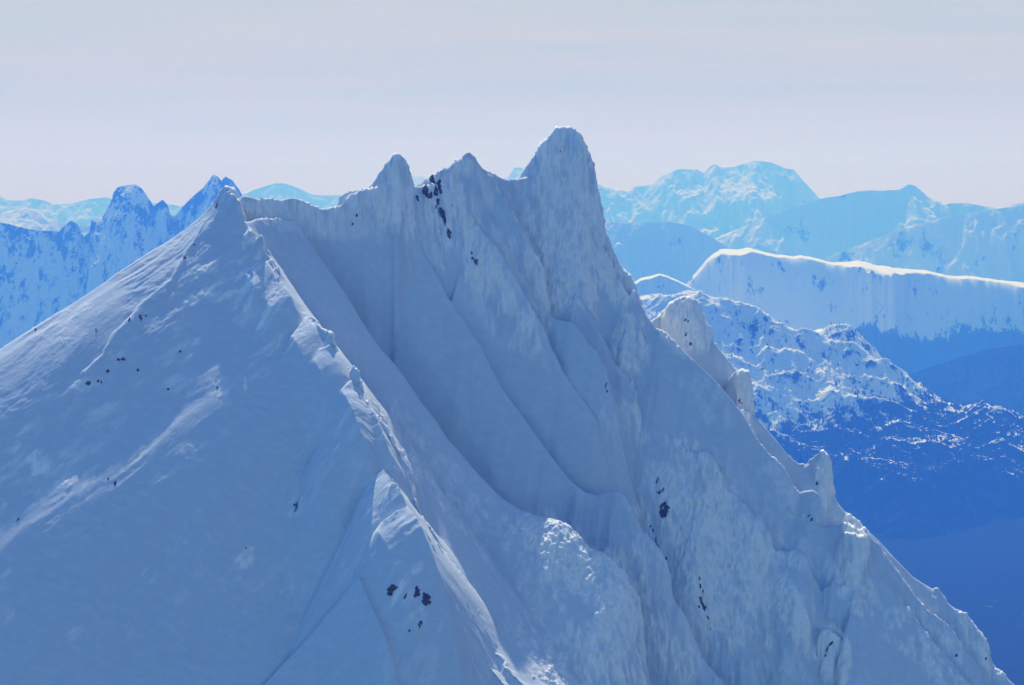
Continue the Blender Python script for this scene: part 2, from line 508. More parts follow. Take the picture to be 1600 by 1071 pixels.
# -- buttress 9
fin([(1312, 820), (1322, 808), (1335, 810), (1345, 818), (1349, 838), (1352, 870), (1358, 900)], K(1208), (2.2, 1.6, 16), (0.8, 0.6, 8), axis=XA, r=1.0, k=3, e0=2.2, e1=2.0)
# -- ribs 10, 11
fin([(1350, 825), (1371, 849), (1388, 873), (1406, 899), (1427, 928), (1448, 952), (1469, 966), (1480, 974), (1490, 990), (1515, 1025), (1540, 1070), (1570, 1110)], K(1238),
    (0.9, 0.65, 10), (0.7, 0.5, 8), r=1.2, k=2, carve=(4, 16))
fin([(1345, 850), (1360, 880), (1380, 905), (1405, 935), (1427, 959), (1443, 983), (1455, 1003), (1480, 1040), (1505, 1075), (1535, 1115)], K(1216),
    (1.1, 0.9, 10), (0.8, 0.5, 8), r=1.5, k=7, e0=1.0, reach=(28, 40), carve=(4, 16))
# -- pinnacle U
fin([(1272, 1020), (1281, 996), (1289, 985), (1295, 982), (1303, 989), (1311, 999), (1317, 1009), (1320, 1022), (1322, 1045), (1325, 1070)], K(1152),
    (2.6, 1.8, 14), (0.8, 0.7, 8), axis=XA, r=1.0, k=1.5, e0=2.5, e1=2.5)

def base_height(x, y):
    H = None
    for f in FINS:
        h = eval_fin(f, x, y)
        H = h if H is None else smax(H, h, f['k'])
    for f in FINS:                      # troughs scooped out behind the rib crests
        if f['carve']:
            D, wd = f['carve']
            av = x * f['axis'][0] + y * f['axis'][1]
            t = x * f['n'][0] + y * f['n'][1] - np.interp(av, f['ga'], f['gb'])
            wv = wd * (0.85 + 0.3 * vnoise(av / 60, av * 0, seed=5))
            q = np.clip(t / wv, 0, 1)
            g = np.sin(np.pi * q ** 0.62) ** 1.3
            H = H - D * g * smooth(f['ga'][0] + 2, f['ga'][0] + 45, av) * smooth(f['ga'][-1] + 12, f['ga'][-1] - 12, av)
    return H


# -- small spurs, lumps and benches that stand on those slopes
FA = (0.6, -0.8)
fin([(598, 908), (605, 888), (613, 877), (621, 880), (626, 890), (629, 908)], 3.5, (2.2, 1.6, 6), (0.7, 0.7, 6), axis=XA, e0=3, e1=3, r=0.5, k=1.5, raw=True)
fin([(638, 905), (645, 893), (655, 900), (664, 914), (676, 936), (690, 955), (715, 985), (745, 1020), (795, 1080)], 4.0, (1.1, 1.0, 6), (0.35, 0.7, 6), axis=FA, e0=2, e1=1, r=0.6, k=1.5, raw=True, reach=(9, 9), jag=(0.8, 5), fade=5)
fin([(645, 965), (660, 958), (676, 985), (694, 1010), (718, 1045), (745, 1085)], 5.0, (1.1, 1.0, 6), (0.35, 0.7, 6), axis=FA, e0=2, e1=1, r=0.6, k=1.5, raw=True, reach=(9, 9), jag=(0.8, 5), fade=5)
FB = (-0.80, -0.60)
for pts_, off_, (sn_, sf_), rc_ in (
        ([(568, 624), (545, 629), (522, 641), (506, 660), (495, 688), (488, 712)], 3.0, (0.9, 0.5), 4), ([(600, 732), (584, 744), (569, 765), (558, 788), (549, 815)], 3.6, (0.9, 0.45), 6), ([(638, 790), (618, 797), (600, 812), (588, 830)], 2.6, (1.0, 0.6), 4),
        ([(528, 545), (516, 540), (500, 548), (486, 562)], 2.2, (1.0, 0.6), 3), ([(562, 590), (548, 596), (532, 610)], 2.2, (1.0, 0.6), 3), ([(440, 440), (425, 446), (408, 460)], 1.8, (1.0, 0.7), 3), ([(412, 404), (398, 412), (384, 428)], 1.6, (1.0, 0.7), 3),
        ([(482, 498), (468, 508), (455, 525)], 2.0, (1.0, 0.7), 3),
        ([(320, 343), (304, 375), (288, 396), (267, 437), (224, 470), (203, 498), (176, 523), (160, 557), (131, 580)], 0.7, (2.2, 1.7), 4),
        ([(560, 900), (500, 975), (450, 1030), (405, 1078), (370, 1120)], 3.5, (2.0, 1.1), 14)):
    fin(pts_, off_, (sn_, sn_ * 0.85, 8), (sf_, sf_, 8), axis=FB, e0=1.2, e1=1.6, r=0.5, k=1.6, raw=True, reach=(rc_, rc_), jag=(0.5, 5), fade=4)


#END_TERRAIN
# ------------------------------------------------------------------ rime: rough white patches, with some sunlit snow painted in as rime
RIME_LIT = [  # px, py, half width, half height, tilt (deg), strength
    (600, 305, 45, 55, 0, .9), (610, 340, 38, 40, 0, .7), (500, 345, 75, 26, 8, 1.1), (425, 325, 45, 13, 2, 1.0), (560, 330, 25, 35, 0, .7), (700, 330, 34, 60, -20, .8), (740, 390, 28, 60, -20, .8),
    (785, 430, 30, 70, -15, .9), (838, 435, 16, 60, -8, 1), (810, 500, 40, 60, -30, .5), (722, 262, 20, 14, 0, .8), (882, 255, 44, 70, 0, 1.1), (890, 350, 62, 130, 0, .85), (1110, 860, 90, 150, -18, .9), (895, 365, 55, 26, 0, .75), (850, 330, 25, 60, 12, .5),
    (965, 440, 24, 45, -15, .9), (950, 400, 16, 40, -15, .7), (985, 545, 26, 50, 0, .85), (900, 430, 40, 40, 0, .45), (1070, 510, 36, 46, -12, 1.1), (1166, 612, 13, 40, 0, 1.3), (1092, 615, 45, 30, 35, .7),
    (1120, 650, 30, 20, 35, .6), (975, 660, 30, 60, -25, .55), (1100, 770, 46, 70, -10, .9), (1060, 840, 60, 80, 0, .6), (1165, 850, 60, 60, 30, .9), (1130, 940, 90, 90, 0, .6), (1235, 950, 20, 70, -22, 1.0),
    (1330, 865, 22, 62, 8, 1.4), (1262, 872, 50, 24, 30, .8), (1300, 1022, 24, 42, -10, 1.4), (1345, 930, 40, 26, 40, .7), (860, 845, 60, 40, 30, .8), (885, 880, 50, 45, 0, .9), (940, 905, 45, 40, 30, .8),  # the two strongest pinnacle patches also paint in light bounced off sunlit snow
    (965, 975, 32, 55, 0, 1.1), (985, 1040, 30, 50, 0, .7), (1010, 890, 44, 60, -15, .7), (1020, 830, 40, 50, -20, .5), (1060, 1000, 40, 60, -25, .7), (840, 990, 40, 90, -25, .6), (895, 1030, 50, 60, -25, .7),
    (690, 750, 36, 180, -42, .65), (790, 860, 34, 130, -40, .6), (625, 910, 22, 30, 0, .6), (660, 925, 30, 40, -25, .6), (1288, 745, 12, 42, 0, 1.2),  # two long ellipses paint grazing sunlight on the strip beside the crest
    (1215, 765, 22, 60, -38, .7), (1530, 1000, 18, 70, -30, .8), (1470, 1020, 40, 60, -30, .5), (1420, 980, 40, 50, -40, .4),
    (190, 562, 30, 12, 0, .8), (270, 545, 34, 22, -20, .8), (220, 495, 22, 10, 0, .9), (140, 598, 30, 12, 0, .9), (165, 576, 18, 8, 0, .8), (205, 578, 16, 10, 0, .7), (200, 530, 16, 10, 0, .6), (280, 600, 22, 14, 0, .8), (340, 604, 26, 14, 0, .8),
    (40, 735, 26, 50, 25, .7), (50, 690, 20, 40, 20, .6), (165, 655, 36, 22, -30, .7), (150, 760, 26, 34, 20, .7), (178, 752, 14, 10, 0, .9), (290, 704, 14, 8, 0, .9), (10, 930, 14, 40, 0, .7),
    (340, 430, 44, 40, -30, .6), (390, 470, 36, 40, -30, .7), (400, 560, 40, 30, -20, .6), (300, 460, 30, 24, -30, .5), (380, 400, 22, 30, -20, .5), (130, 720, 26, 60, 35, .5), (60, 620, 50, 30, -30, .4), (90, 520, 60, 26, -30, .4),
    (462, 790, 10, 18, 20, 1.0), (380, 880, 12, 26, 25, .9), (240, 900, 16, 12, -35, .7), (120, 950, 16, 10, -35, .6), (110, 995, 20, 8, -35, .6), (355, 306, 14, 14, 0, .6), (545, 665, 22, 34, 30, .4), (595, 780, 22, 34, 20, .5),  # last two ellipses paint the sunlit lobes left of the crest
]


BOWLS = [(525, 470, 45, 150, -33, 1), (650, 640, 45, 170, -38, 1), (620, 470, 60, 150, -35, 1), (720, 590, 70, 190, -37, 1), (850, 680, 70, 150, -36, 1), (920, 745, 50, 50, 0, 1), (1110, 640, 45, 110, -33, .8), (1210, 770, 50, 110, -33, 1), (1270, 850, 40, 60, -20, .8),
         (900, 545, 36, 60, -38, .9), (965, 690, 34, 110, -28, .7), (760, 890, 60, 150, -38, .8), (800, 420, 16, 90, -28, .8), (835, 760, 60, 50, -30, 1), (1050, 920, 26, 110, -24, .7)]


def patch_mask(px, py, table=None):
    m = np.zeros(px.shape, np.float32)
    for cx, cy, rx, ry, t, s in (table or RIME_LIT):
        R = max(rx, ry) * 1.8
        near = (np.abs(px - cx) < R) & (np.abs(py - cy) < R)
        if not near.any():
            continue
        c, sn = math.cos(math.radians(t)), math.sin(math.radians(t))
        qx, qy = px[near] - cx, py[near] - cy
        e = ((qx * c + qy * sn) / rx) ** 2 + ((-qx * sn + qy * c) / ry) ** 2
        m[near] = np.maximum(m[near], s * (1 - smooth(0.35, 2.2, e)))
    return m


def build_mountain():
    u = np.concatenate([np.linspace(-0.50, -0.285, 60)[:-1], np.linspace(-0.285, 0.285, 1300), np.linspace(0.285, 0.50, 60)[1:]])
    d = np.concatenate([np.linspace(620, 800, 60)[:-1], np.linspace(800, 1230, 900), np.linspace(1230, 1500, 60)[1:]])
    U, D = np.meshgrid(u, d)
    X = U * D
    Y = D
    Z = base_height(X, Y)
    # surface normals of the bare form
    e1 = np.stack([np.gradient(X, axis=1), np.gradient(Y, axis=1), np.gradient(Z, axis=1)], -1)
    e2 = np.stack([np.gradient(X, axis=0), np.gradient(Y, axis=0), np.gradient(Z, axis=0)], -1)
    Nn = np.cross(e1, e2)
    Nn /= np.linalg.norm(Nn, axis=-1, keepdims=True)
    px, py = proj(X, Y, Z)
    rm = patch_mask(px, py)
    f0 = FINS[0]
    av0 = X * f0['axis'][0] + Y * f0['axis'][1]
    t0 = X * f0['n'][0] + Y * f0['n'][1] - np.interp(av0, f0['ga'], f0['gb'])
    lface = smooth(1.5, -1.5, t0)
    lb, la = av0, -t0
    blot = fbm(X / 3.6, Y / 3.6, Z / 17, octv=5, seed=3, gain=0.62)
    blot = blot + lface * (fbm(lb / 2.5, la / 11, octv=4, seed=5, gain=0.6) - blot)
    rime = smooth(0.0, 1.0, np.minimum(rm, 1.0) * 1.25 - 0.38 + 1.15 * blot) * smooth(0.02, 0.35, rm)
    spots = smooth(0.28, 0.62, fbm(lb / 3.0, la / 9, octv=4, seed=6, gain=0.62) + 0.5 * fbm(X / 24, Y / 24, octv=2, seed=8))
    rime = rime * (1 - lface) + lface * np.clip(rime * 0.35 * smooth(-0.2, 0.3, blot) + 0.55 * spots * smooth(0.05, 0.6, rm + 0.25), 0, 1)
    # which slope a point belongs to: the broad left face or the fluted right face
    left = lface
    bowl = np.clip(patch_mask(px, py, BOWLS) * 1.25, 0, 1)
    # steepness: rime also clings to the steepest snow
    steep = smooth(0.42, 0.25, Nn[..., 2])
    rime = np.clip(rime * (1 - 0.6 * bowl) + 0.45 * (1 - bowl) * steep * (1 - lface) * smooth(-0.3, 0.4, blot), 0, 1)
    fl_a = X * 0.8 - Y * 0.6                      # along the fall of the right face
    fl_b = X * 0.6 + Y * 0.8
    # flutes and runnels
    sas_r = fbm(fl_a / 1.2 + 0.5 * blot, fl_b / 4.0, Z / 3, octv=3, seed=37, ridged=True)
    flute = fbm(fl_b / 5.5, fl_a / 55, Z / 60, octv=3, seed=11)
    fine_flute = fbm(X / 1.9, Y / 1.9, Z / 24, octv=3, seed=23, ridged=True)
    disp = (1 - left) * (0.06 * sas_r + 0.55 * (1 - 0.7 * bowl) * flute + 0.10 * fbm(X / 1.6, Y / 1.6, Z / 3.0, octv=2, seed=29))
    lump = fbm(X / 4.2, Y / 4.2, Z / 4.2, octv=4, seed=31, ridged=True)
    flut2 = fbm(X / 0.9 + 0.4 * blot, Y / 0.9, Z / 9, octv=3, seed=27, ridged=True)
    disp = disp + rime * (1.5 * fine_flute + 0.45 * flut2 + 0.28 * lump) * (1 - 0.75 * left)
    rime = np.clip(rime * (0.88 + 0.45 * fine_flute + 0.30 * flut2 + 0.2 * lump), 0, 1)
    # left face: wind streaks running down to the left, shallow swells, sastrugi
    warp = 6 * fbm(X / 40, Y / 40, octv=2, seed=41)
    sw = fbm((lb + warp) / 16, la / 90, octv=3, seed=43)
    st = fbm((lb + warp) / 3.2, la / 26, octv=4, seed=47, ridged=True)
    pat = smooth(-0.15, 0.45, fbm(X / 30, Y / 30, octv=3, seed=53))
    sas = fbm(lb / 0.9 + 1.5 * st, la / 4.5, octv=3, seed=59, ridged=True)
    disp = disp + left * (1.2 * sw + 0.36 * st * (0.15 + 0.85 * pat) + 0.20 * sas * (0.3 + 0.7 * pat) + 0.35 * pat * fbm(lb / 5, la / 14, octv=4, seed=57, gain=0.6))
    crag = smooth(0.56, 0.36, Nn[..., 2]) * (1 - left) * (1 - 0.92 * bowl)
    disp = disp + crag * (1.5 * fbm(X / 8, Y / 8, Z / 13, octv=4, seed=67, ridged=True, gain=0.55) + 1.0 * fbm(X / 17, Y / 17, Z / 26, octv=3, seed=69))
    disp = disp + 0.5 * fbm(X / 28, Y / 28, Z / 28, octv=3, seed=61)
    P = np.stack([X, Y, Z], -1) + Nn * disp[..., None]
    Zs = P[..., 2]
    Zs = Zs - 4.0 * np.maximum(670 - Y, 0) - 2.0 * np.maximum(Y - 1380, 0)
    P[..., 2] = np.maximum(Zs, -1330)
    return u, d, P, rime


u_, d_, P_, rime_ = build_mountain()
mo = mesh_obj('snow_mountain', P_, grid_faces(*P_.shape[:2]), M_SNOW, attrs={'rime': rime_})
tag(mo, 'steep corniced snow mountain with fluted ribs filling the foreground', 'mountain', kind='structure')

# ------------------------------------------------------------------ ranges beyond the valley
GROUND = -1320.0


def mountain_range(name, label, crest, dist, front, mat, back=0.6, jag=4.0, spur=0.35, spur_len=900.0, depth=None, bench=None, ncol=420, nrow=110, seed=1,
                   dark=0.0, dark_slope=0.0, forest=0.0, rot=0.0, margin=0.0, terrace=None, crag=0.06, floor=GROUND):
    """a range whose crest runs through the traced skyline at its own distance; front slope falls towards the valley"""
    crest = np.array(crest, float)
    # carry the range on beyond the traced part: level past the picture's edge, sinking where nearer ground hides it
    (xa, ya), (xb, yb) = crest[0], crest[-1]
    la_ = [(xa - 700, ya + 25), (xa - 350, ya - 4)] if xa <= 0 else [(xa - 420, ya + 190), (xa - 180, ya + 60)]
    lb_ = [(xb + 350, yb - 6), (xb + 700, yb + 25)] if xb >= 1600 else [(xb + 180, yb + 60), (xb + 420, yb + 190)]
    ncol = int(ncol * (xb - xa + (1050 if (xa <= 0 or xb >= 1600) else 840)) / (xb - xa) * 0.8)
    crest = np.concatenate([np.array(la_), crest, np.array(lb_)])
    px = np.linspace(crest[0, 0] - margin, crest[-1, 0] + margin, ncol)
    py = np.interp(px, crest[:, 0], crest[:, 1])
    dd = dist + rot * (px - 800) / F * dist
    x, y, z = w(px, py, dd)
    s = x
    z = z + jag * 1.3 * fbm(s / (jag * 16), s * 0 + seed * 3.1, octv=6, seed=seed, gain=0.62)
    H0 = z.max() - floor
    depth = depth or H0 / front * 1.15
    t = np.concatenate([np.linspace(-depth, 0, nrow) * 1.0, np.linspace(0, depth * 0.5, nrow // 3)[1:]])
    t = np.sign(t) * np.abs(t) ** 1.35 / (depth ** 0.35)
    T, PX = np.meshgrid(t, np.arange(ncol), indexing='ij')
    Xg = x[None, :] + 0 * T
    Yg = y[None, :] + T
    Xg = Xg * (Yg / y[None, :]) ** 0.5
    ad = np.abs(T)
    ae = np.maximum(ad - (bench[0] * 0.9 if bench else 0), 0)
    prog = 1 - np.exp(-ae / (spur_len * 0.5))
    Zb = np.where(T < 0, z[None, :] - front * ad, z[None, :] - back * ad)
    if bench is not None:
        bw, bs = bench
        bw = bw * (0.55 + 1.1 * fbm(x / 260, x * 0 + seed, octv=4, seed=seed + 30))[None, :].clip(0.12, 2)
        bm = bw.mean()
        bw = bm + (bw - bm) * np.exp(-np.maximum(ad - bw, 0) / 90)
        Zb = np.where(T < 0, z[None, :] - np.where(ad < bw, bs * ad, bs * bw + front * 1.6 * (ad - bw) - front * 0.6 * np.maximum(ad - bw - spur_len, 0)), Zb)
    sp = fbm(Xg / spur_len, Yg / (spur_len * 2.2), octv=6, seed=seed + 5, ridged=True, gain=0.58)
    sp2 = fbm(Xg / (spur_len * 0.16), Yg / (spur_len * 0.25), octv=4, seed=seed + 9, ridged=True)
    sp3 = fbm(Xg / (spur_len * 0.07), Yg / (spur_len * 0.09), octv=4, seed=seed + 13, gain=0.6)
    Zg = Zb + (1 - np.exp(-ae / 40)) * spur * spur_len * 0.07 * sp3 + prog * spur * spur_len * (sp - 0.25) + (1 - np.exp(-ae / (spur_len * .12))) * spur * spur_len * 0.07 * sp2
    if terrace:
        tp, tf = terrace
        q = (Zg + 0.9 * tp * fbm(Xg / 420, Yg / 420, octv=3, seed=seed + 20)) / tp
        fq = q - np.floor(q)
        Zg = Zg + tp * (smooth(tf, 1.0, fq) - fq) * smooth(5, 60, ad)
    Zg = np.maximum(Zg, floor - 30 + 20 * vnoise(Xg / 600, Yg / 600, seed=seed))
    gx = np.gradient(Zg, axis=1) / np.maximum(np.abs(np.gradient(Xg, axis=1)), 1e-3)
    gy = np.gradient(Zg, axis=0) / np.maximum(np.abs(np.gradient(Yg, axis=0)), 1e-3)
    slope = np.sqrt(gx ** 2 + gy ** 2)
    dk = dark + dark_slope * smooth(0.7, 1.6, slope)
    dk = dk + crag * np.exp(-ad / (spur_len * 0.35)) * (T < 0) * smooth(0.6, 1.2, slope)
    if forest:
        dk = dk + 0.75 * smooth(forest + 120, forest - 160, Zg + 120 * fbm(Xg / 500, Yg / 500, octv=3, seed=seed + 2))
    o = mesh_obj(name, np.stack([Xg, Yg, Zg], -1), grid_faces(*Zg.shape), mat, attrs={'dark': dk})
    tag(o, label, 'mountain range', kind='structure')
    return o, Xg, Yg, Zg, dk


M_FAR = mat_range('far_snow_rock', 0.004, 0.36)
M_MID = mat_range('mid_snow_rock', 0.014, 0.33)
M_NEAR = mat_range('valley_snow_forest', 0.02, 0.42, rock=(0.012, 0.019, 0.017, 1))

mountain_range('far_range', 'pale hazy snow range on the right horizon with a broad toothed summit',
    [(880, 285), (930, 287), (945, 292), (960, 296), (985, 298), (990, 292), (1005, 291), (1020, 288), (1035, 275), (1060, 263), (1090, 265), (1100, 272), (1110, 261), (1118, 257), (1125, 262),
     (1145, 262), (1165, 256), (1178, 252), (1205, 254), (1225, 262), (1240, 264), (1250, 275), (1265, 292), (1283, 312), (1310, 330), (1340, 345)], 32000, 1.25, M_FAR, spur=0.42, spur_len=2600, jag=30, seed=2)
mountain_range('far_range', 'pale hazy snow ridge at the right edge with one small pointed summit',
    [(1080, 400), (1120, 375), (1180, 345), (1240, 322), (1283, 311), (1310, 308), (1340, 298), (1360, 296), (1385, 300), (1405, 297), (1420, 289), (1430, 291), (1450, 308), (1475, 318), (1510, 316), (1540, 322), (1560, 325), (1600, 318), (1680, 322)],
    26000, 1.2, M_FAR, spur=0.42, spur_len=2200, jag=25, seed=3)
mountain_range('far_range', 'pale blue wooded ridge climbing to the right edge below the horizon',
    [(1230, 420), (1295, 401), (1380, 370), (1430, 350), (1500, 337), (1560, 326), (1600, 320), (1680, 305)], 20000, 1.45, M_FAR, spur=0.36, spur_len=1800, jag=20, seed=4, dark=0.03)
mountain_range('far_range', 'light blue round topped ridge just right of the main summit',
    [(860, 340), (900, 345), (940, 348), (990, 349), (1050, 347), (1080, 354), (1110, 370), (1150, 395), (1200, 420)], 18500, 1.4, M_FAR, spur=0.36, spur_len=1600, jag=14, seed=5)
mountain_range('mid_range', 'blue cliffed plateau ridge with a sunlit flat snow top on the right',
    [(985, 500), (1040, 470), (1072, 446), (1082, 432), (1090, 424), (1105, 405), (1125, 390), (1150, 391), (1170, 388), (1210, 397), (1240, 402), (1250, 400), (1300, 408), (1340, 407), (1370, 414), (1430, 424),
     (1445, 424), (1480, 431), (1520, 431), (1560, 437), (1600, 442), (1700, 455)], 13500, 1.3, M_MID, spur_len=520, spur=0.45, jag=16, seed=6, bench=(330, 0.10), ncol=700, nrow=200, dark_slope=0.10, forest=-1140)

# -- the near slopes across the valley: rock steps with snow ledges, trees on them
MAIN_FINS = FINS
FINS = []


def ledge(pts, d, near, far, k=25, e=0.7, r=4):
    fd = d if callable(d) else (lambda px, d=d: d + 0 * px)
    near = (near[0] * 1.3, near[1] * 1.5, near[2])
    fin(pts, lambda px: 8200 - (8200 - fd(px)) * 0.62, near, far, axis=XA, e0=e, e1=e, r=r, k=k, reach=(4000, 4000), sm=60, fade=120)


ledge([(940, 480), (1005, 470), (1025, 463), (1045, 466), (1090, 461), (1135, 473), (1180, 489), (1206, 500), (1225, 515), (1270, 528), (1300, 537), (1337, 549), (1375, 567), (1397, 579), (1424, 596), (1454, 612), (1500, 640), (1560, 672), (1640, 720)],
      table((940, 8300), (1640, 7700)), (0.9, 0.72, 60), (0.12, 0.6, 200))
ledge([(1100, 535), (1120, 512), (1155, 506), (1200, 503), (1212, 508)], 8060, (1.2, 0.72, 50), (0.1, 0.1, 50), e=1.0)
ledge([(1130, 590), (1154, 571), (1180, 553), (1199, 541), (1232, 547), (1270, 564), (1307, 579), (1337, 590), (1382, 611), (1420, 636)], 7850, (1.3, 0.72, 60), (0.08, 0.1, 60), e=0.9)
ledge([(1290, 520), (1300, 515), (1330, 522), (1345, 535), (1360, 548)], 8150, (1.0, 0.7, 60), (0.1, 0.2, 50), e=1.0)
ledge([(1160, 612), (1185, 606), (1210, 620), (1259, 631), (1296, 644), (1322, 657), (1360, 680), (1400, 705)], 7620, (1.3, 0.72, 60), (0.08, 0.1, 60))
ledge([(1300, 612), (1345, 631), (1382, 635), (1416, 648), (1450, 668)], 7600, (1.2, 0.72, 60), (0.08, 0.1, 60))
ledge([(1390, 665), (1420, 672), (1447, 684), (1480, 700)], 7420, (1.1, 0.7, 60), (0.08, 0.1, 60))
ledge([(1385, 688), (1424, 690), (1470, 692), (1502, 696), (1540, 712)], 7260, (1.1, 0.7, 60), (0.08, 0.1, 60))
ledge([(1160, 690), (1210, 684), (1255, 695), (1292, 706), (1322, 719), (1345, 730)], 7200, (1.2, 0.7, 60), (0.08, 0.1, 60))
ledge([(1320, 722), (1337, 716), (1375, 719), (1435, 727), (1480, 740), (1520, 760)], 7050, (1.1, 0.68, 60), (0.08, 0.1, 60))
ledge([(1540, 640), (1570, 648), (1590, 655), (1620, 668), (1680, 700)], 7600, (1.0, 0.6, 60), (0.08, 0.15, 60))
ledge([(1540, 700), (1565, 699), (1590, 712), (1640, 735)], 7300, (1.0, 0.6, 60), (0.08, 0.15, 60))
ledge([(1400, 745), (1440, 760), (1500, 790), (1560, 830), (1640, 880)], 6750, (0.5, 0.5, 60), (0.3, 0.4, 60))
ledge([(1380, 850), (1420, 860), (1470, 862), (1540, 855), (1640, 850)], 6300, (0.35, 0.3, 60), (0.25, 0.3, 60))
gu = np.concatenate([np.linspace(-0.12, 0.02, 120)[:-1], np.linspace(0.02, 0.34, 800), np.linspace(0.34, 0.44, 80)[1:]])
gd = np.concatenate([np.linspace(3800, 6800, 120)[:-1], np.linspace(6800, 8450, 560), np.linspace(8450, 9600, 40)[1:]])
GU, GD = np.meshgrid(gu, gd)
SX, SY = GU * GD, GD
SZ = base_height(SX, SY)
swid = 1 - np.exp(-np.abs(SY - 8300) / 150)
SZ = SZ + 34 * fbm(SX / 300, SY / 200, octv=5, seed=81, ridged=True) + 20 * fbm(SX / 85, SY / 60, octv=4, seed=83, ridged=True)
SZ = np.maximum(SZ, GROUND - 20 + 30 * fbm(SX / 700, SY / 700, octv=4, seed=84))
sgx = np.gradient(SZ, axis=1) / np.gradient(SX, axis=1)
sgy = np.gradient(SZ, axis=0) / np.gradient(SY, axis=0)
sslope = np.sqrt(sgx ** 2 + sgy ** 2)
wood = smooth(-840, -1260, SZ + 110 * fbm(SX / 330, SY / 330, octv=4, seed=86))
low = smooth(-1130, -1230, SZ + 40 * fbm(SX / 200, SY / 200, octv=3, seed=88))
sdk = 0.0 + 0.08 * smooth(1.0, 2.0, sslope) + 0.45 * np.maximum(wood * smooth(0.35, 0.9, sslope) * smooth(-1.0, 0.25, fbm(SX / 160, SY / 160, octv=3, seed=87) + wood), low * (1 - 0.42 * smooth(0.1, 0.5, fbm(SX / 260, SY / 420, octv=5, seed=89))))
so = mesh_obj('mid_range', np.stack([SX, SY, SZ], -1), grid_faces(*SZ.shape), M_NEAR, attrs={'dark': sdk})
tag(so, 'blue snow shoulder with broken sunlit ledges stepping down to the forested valley', 'mountain range', kind='structure')
SLOPE_FINS, FINS = FINS, MAIN_FINS

# trees on those slopes and in the valley below them: one wood nobody could count
rng = np.random.RandomState(5)
ntree = 42000
ti = rng.randint(2, SX.shape[0] - 2, ntree); tj = rng.randint(2, SX.shape[1] - 2, ntree)
cell = fbm(SX / 120, SY / 120, octv=3, seed=90)
keep = rng.rand(ntree) < np.clip(0.05 + 0.95 * wood[ti, tj], 0, 1) * smooth(-0.55, 0.25, cell[ti, tj] + 0.9 * wood[ti, tj]) * np.where(sslope[ti, tj] < 0.3, np.where(SZ[ti, tj] < -1150, 1.0, 0.12), 1.0)
keep &= (SZ[ti, tj] < -560) & (SZ[ti, tj] > -1200)
ti, tj = ti[keep], tj[keep]
tx, ty, tz = SX[ti, tj] + rng.uniform(-6, 6, len(ti)), SY[ti, tj] + rng.uniform(-3, 3, len(ti)), SZ[ti, tj] - 1.5
th = rng.uniform(9, 24, len(ti)); tr = th * rng.uniform(0.14, 0.22, len(ti))
ang = np.arange(5) * 2 * np.pi / 5
ring = np.stack([np.cos(ang), np.sin(ang)], -1)
tv = np.zeros((len(ti), 11, 3))
tv[:, :5, 0] = tx[:, None] + tr[:, None] * ring[None, :, 0]; tv[:, :5, 1] = ty[:, None] + tr[:, None] * ring[None, :, 1]; tv[:, :5, 2] = (tz + th * 0.08)[:, None]
tv[:, 5:10, 0] = tx[:, None] + 0.55 * tr[:, None] * ring[None, :, 0]; tv[:, 5:10, 1] = ty[:, None] + 0.55 * tr[:, None] * ring[None, :, 1]; tv[:, 5:10, 2] = (tz + th * 0.5)[:, None]
tv[:, 10, 0], tv[:, 10, 1], tv[:, 10, 2] = tx, ty, tz + th
b0 = np.arange(len(ti))[:, None] * 11
tf = []
for q in range(5):
    q2 = (q + 1) % 5
    tf += [np.concatenate([b0 + q, b0 + q2, b0 + 5 + q2], 1), np.concatenate([b0 + q, b0 + 5 + q2, b0 + 5 + q], 1), np.concatenate([b0 + 5 + q, b0 + 5 + q2, b0 + 10], 1)]
M_TREE, tnt, tp_ = new_mat('conifer')
tp_.inputs['Base Color'].default_value = (0.02, 0.032, 0.026, 1)
tp_.inputs['Roughness'].default_value = 0.9
tp_.inputs['Specular IOR Level'].default_value = 0.0
fo = mesh_obj('forest', tv.reshape(-1, 3), np.concatenate(tf, 0), M_TREE, shade=False)
tag(fo, 'dark conifers scattered over the snowy ledges across the valley', 'forest', kind='stuff')

mountain_range('wooded_ridge', 'low dark wooded ridge in the valley between the ledges and the plateau ridge',
    [(1080, 640), (1180, 590), (1250, 575), (1330, 588), (1400, 594), (1450, 575), (1500, 556), (1550, 545), (1600, 538), (1700, 525)], 10400, 0.55, M_NEAR, spur_len=520, spur=0.3, jag=14, seed=14, ncol=500, nrow=160, dark=0.30, back=0.5)
mountain_range('mid_range', 'small blue snow hill with a lit crest in front of the plateau ridge',
    [(940, 455), (985, 446), (1000, 436), (1030, 428), (1045, 431), (1070, 444), (1100, 462), (1140, 480)], 12600, 1.2, M_MID, spur_len=420, jag=8, seed=12, bench=(120, 0.1), dark_slope=0.08)
mountain_range('far_range', 'pale hazy hills low on the left horizon',
    [(-60, 300), (0, 306), (10, 312), (37, 314), (50, 310), (71, 314), (84, 320), (111, 318), (142, 311), (165, 309), (180, 312), (230, 318), (262, 318), (280, 322), (330, 312), (385, 303), (400, 295), (430, 286), (450, 288), (470, 296), (485, 304),
     (520, 306), (560, 300), (610, 292), (640, 277), (660, 275), (690, 285), (760, 290), (795, 276), (803, 262), (815, 262), (824, 275), (860, 290)], 36000, 1.05, M_FAR, spur_len=2400, jag=15, seed=8, ncol=600)
mountain_range('far_range', 'hazy snowy hills with sunlit patches at the left edge',
    [(-80, 330), (0, 335), (40, 322), (55, 326), (75, 340), (105, 350), (140, 352), (200, 360), (260, 370)], 19000, 0.9, M_FAR, spur_len=1300, jag=20, seed=9)
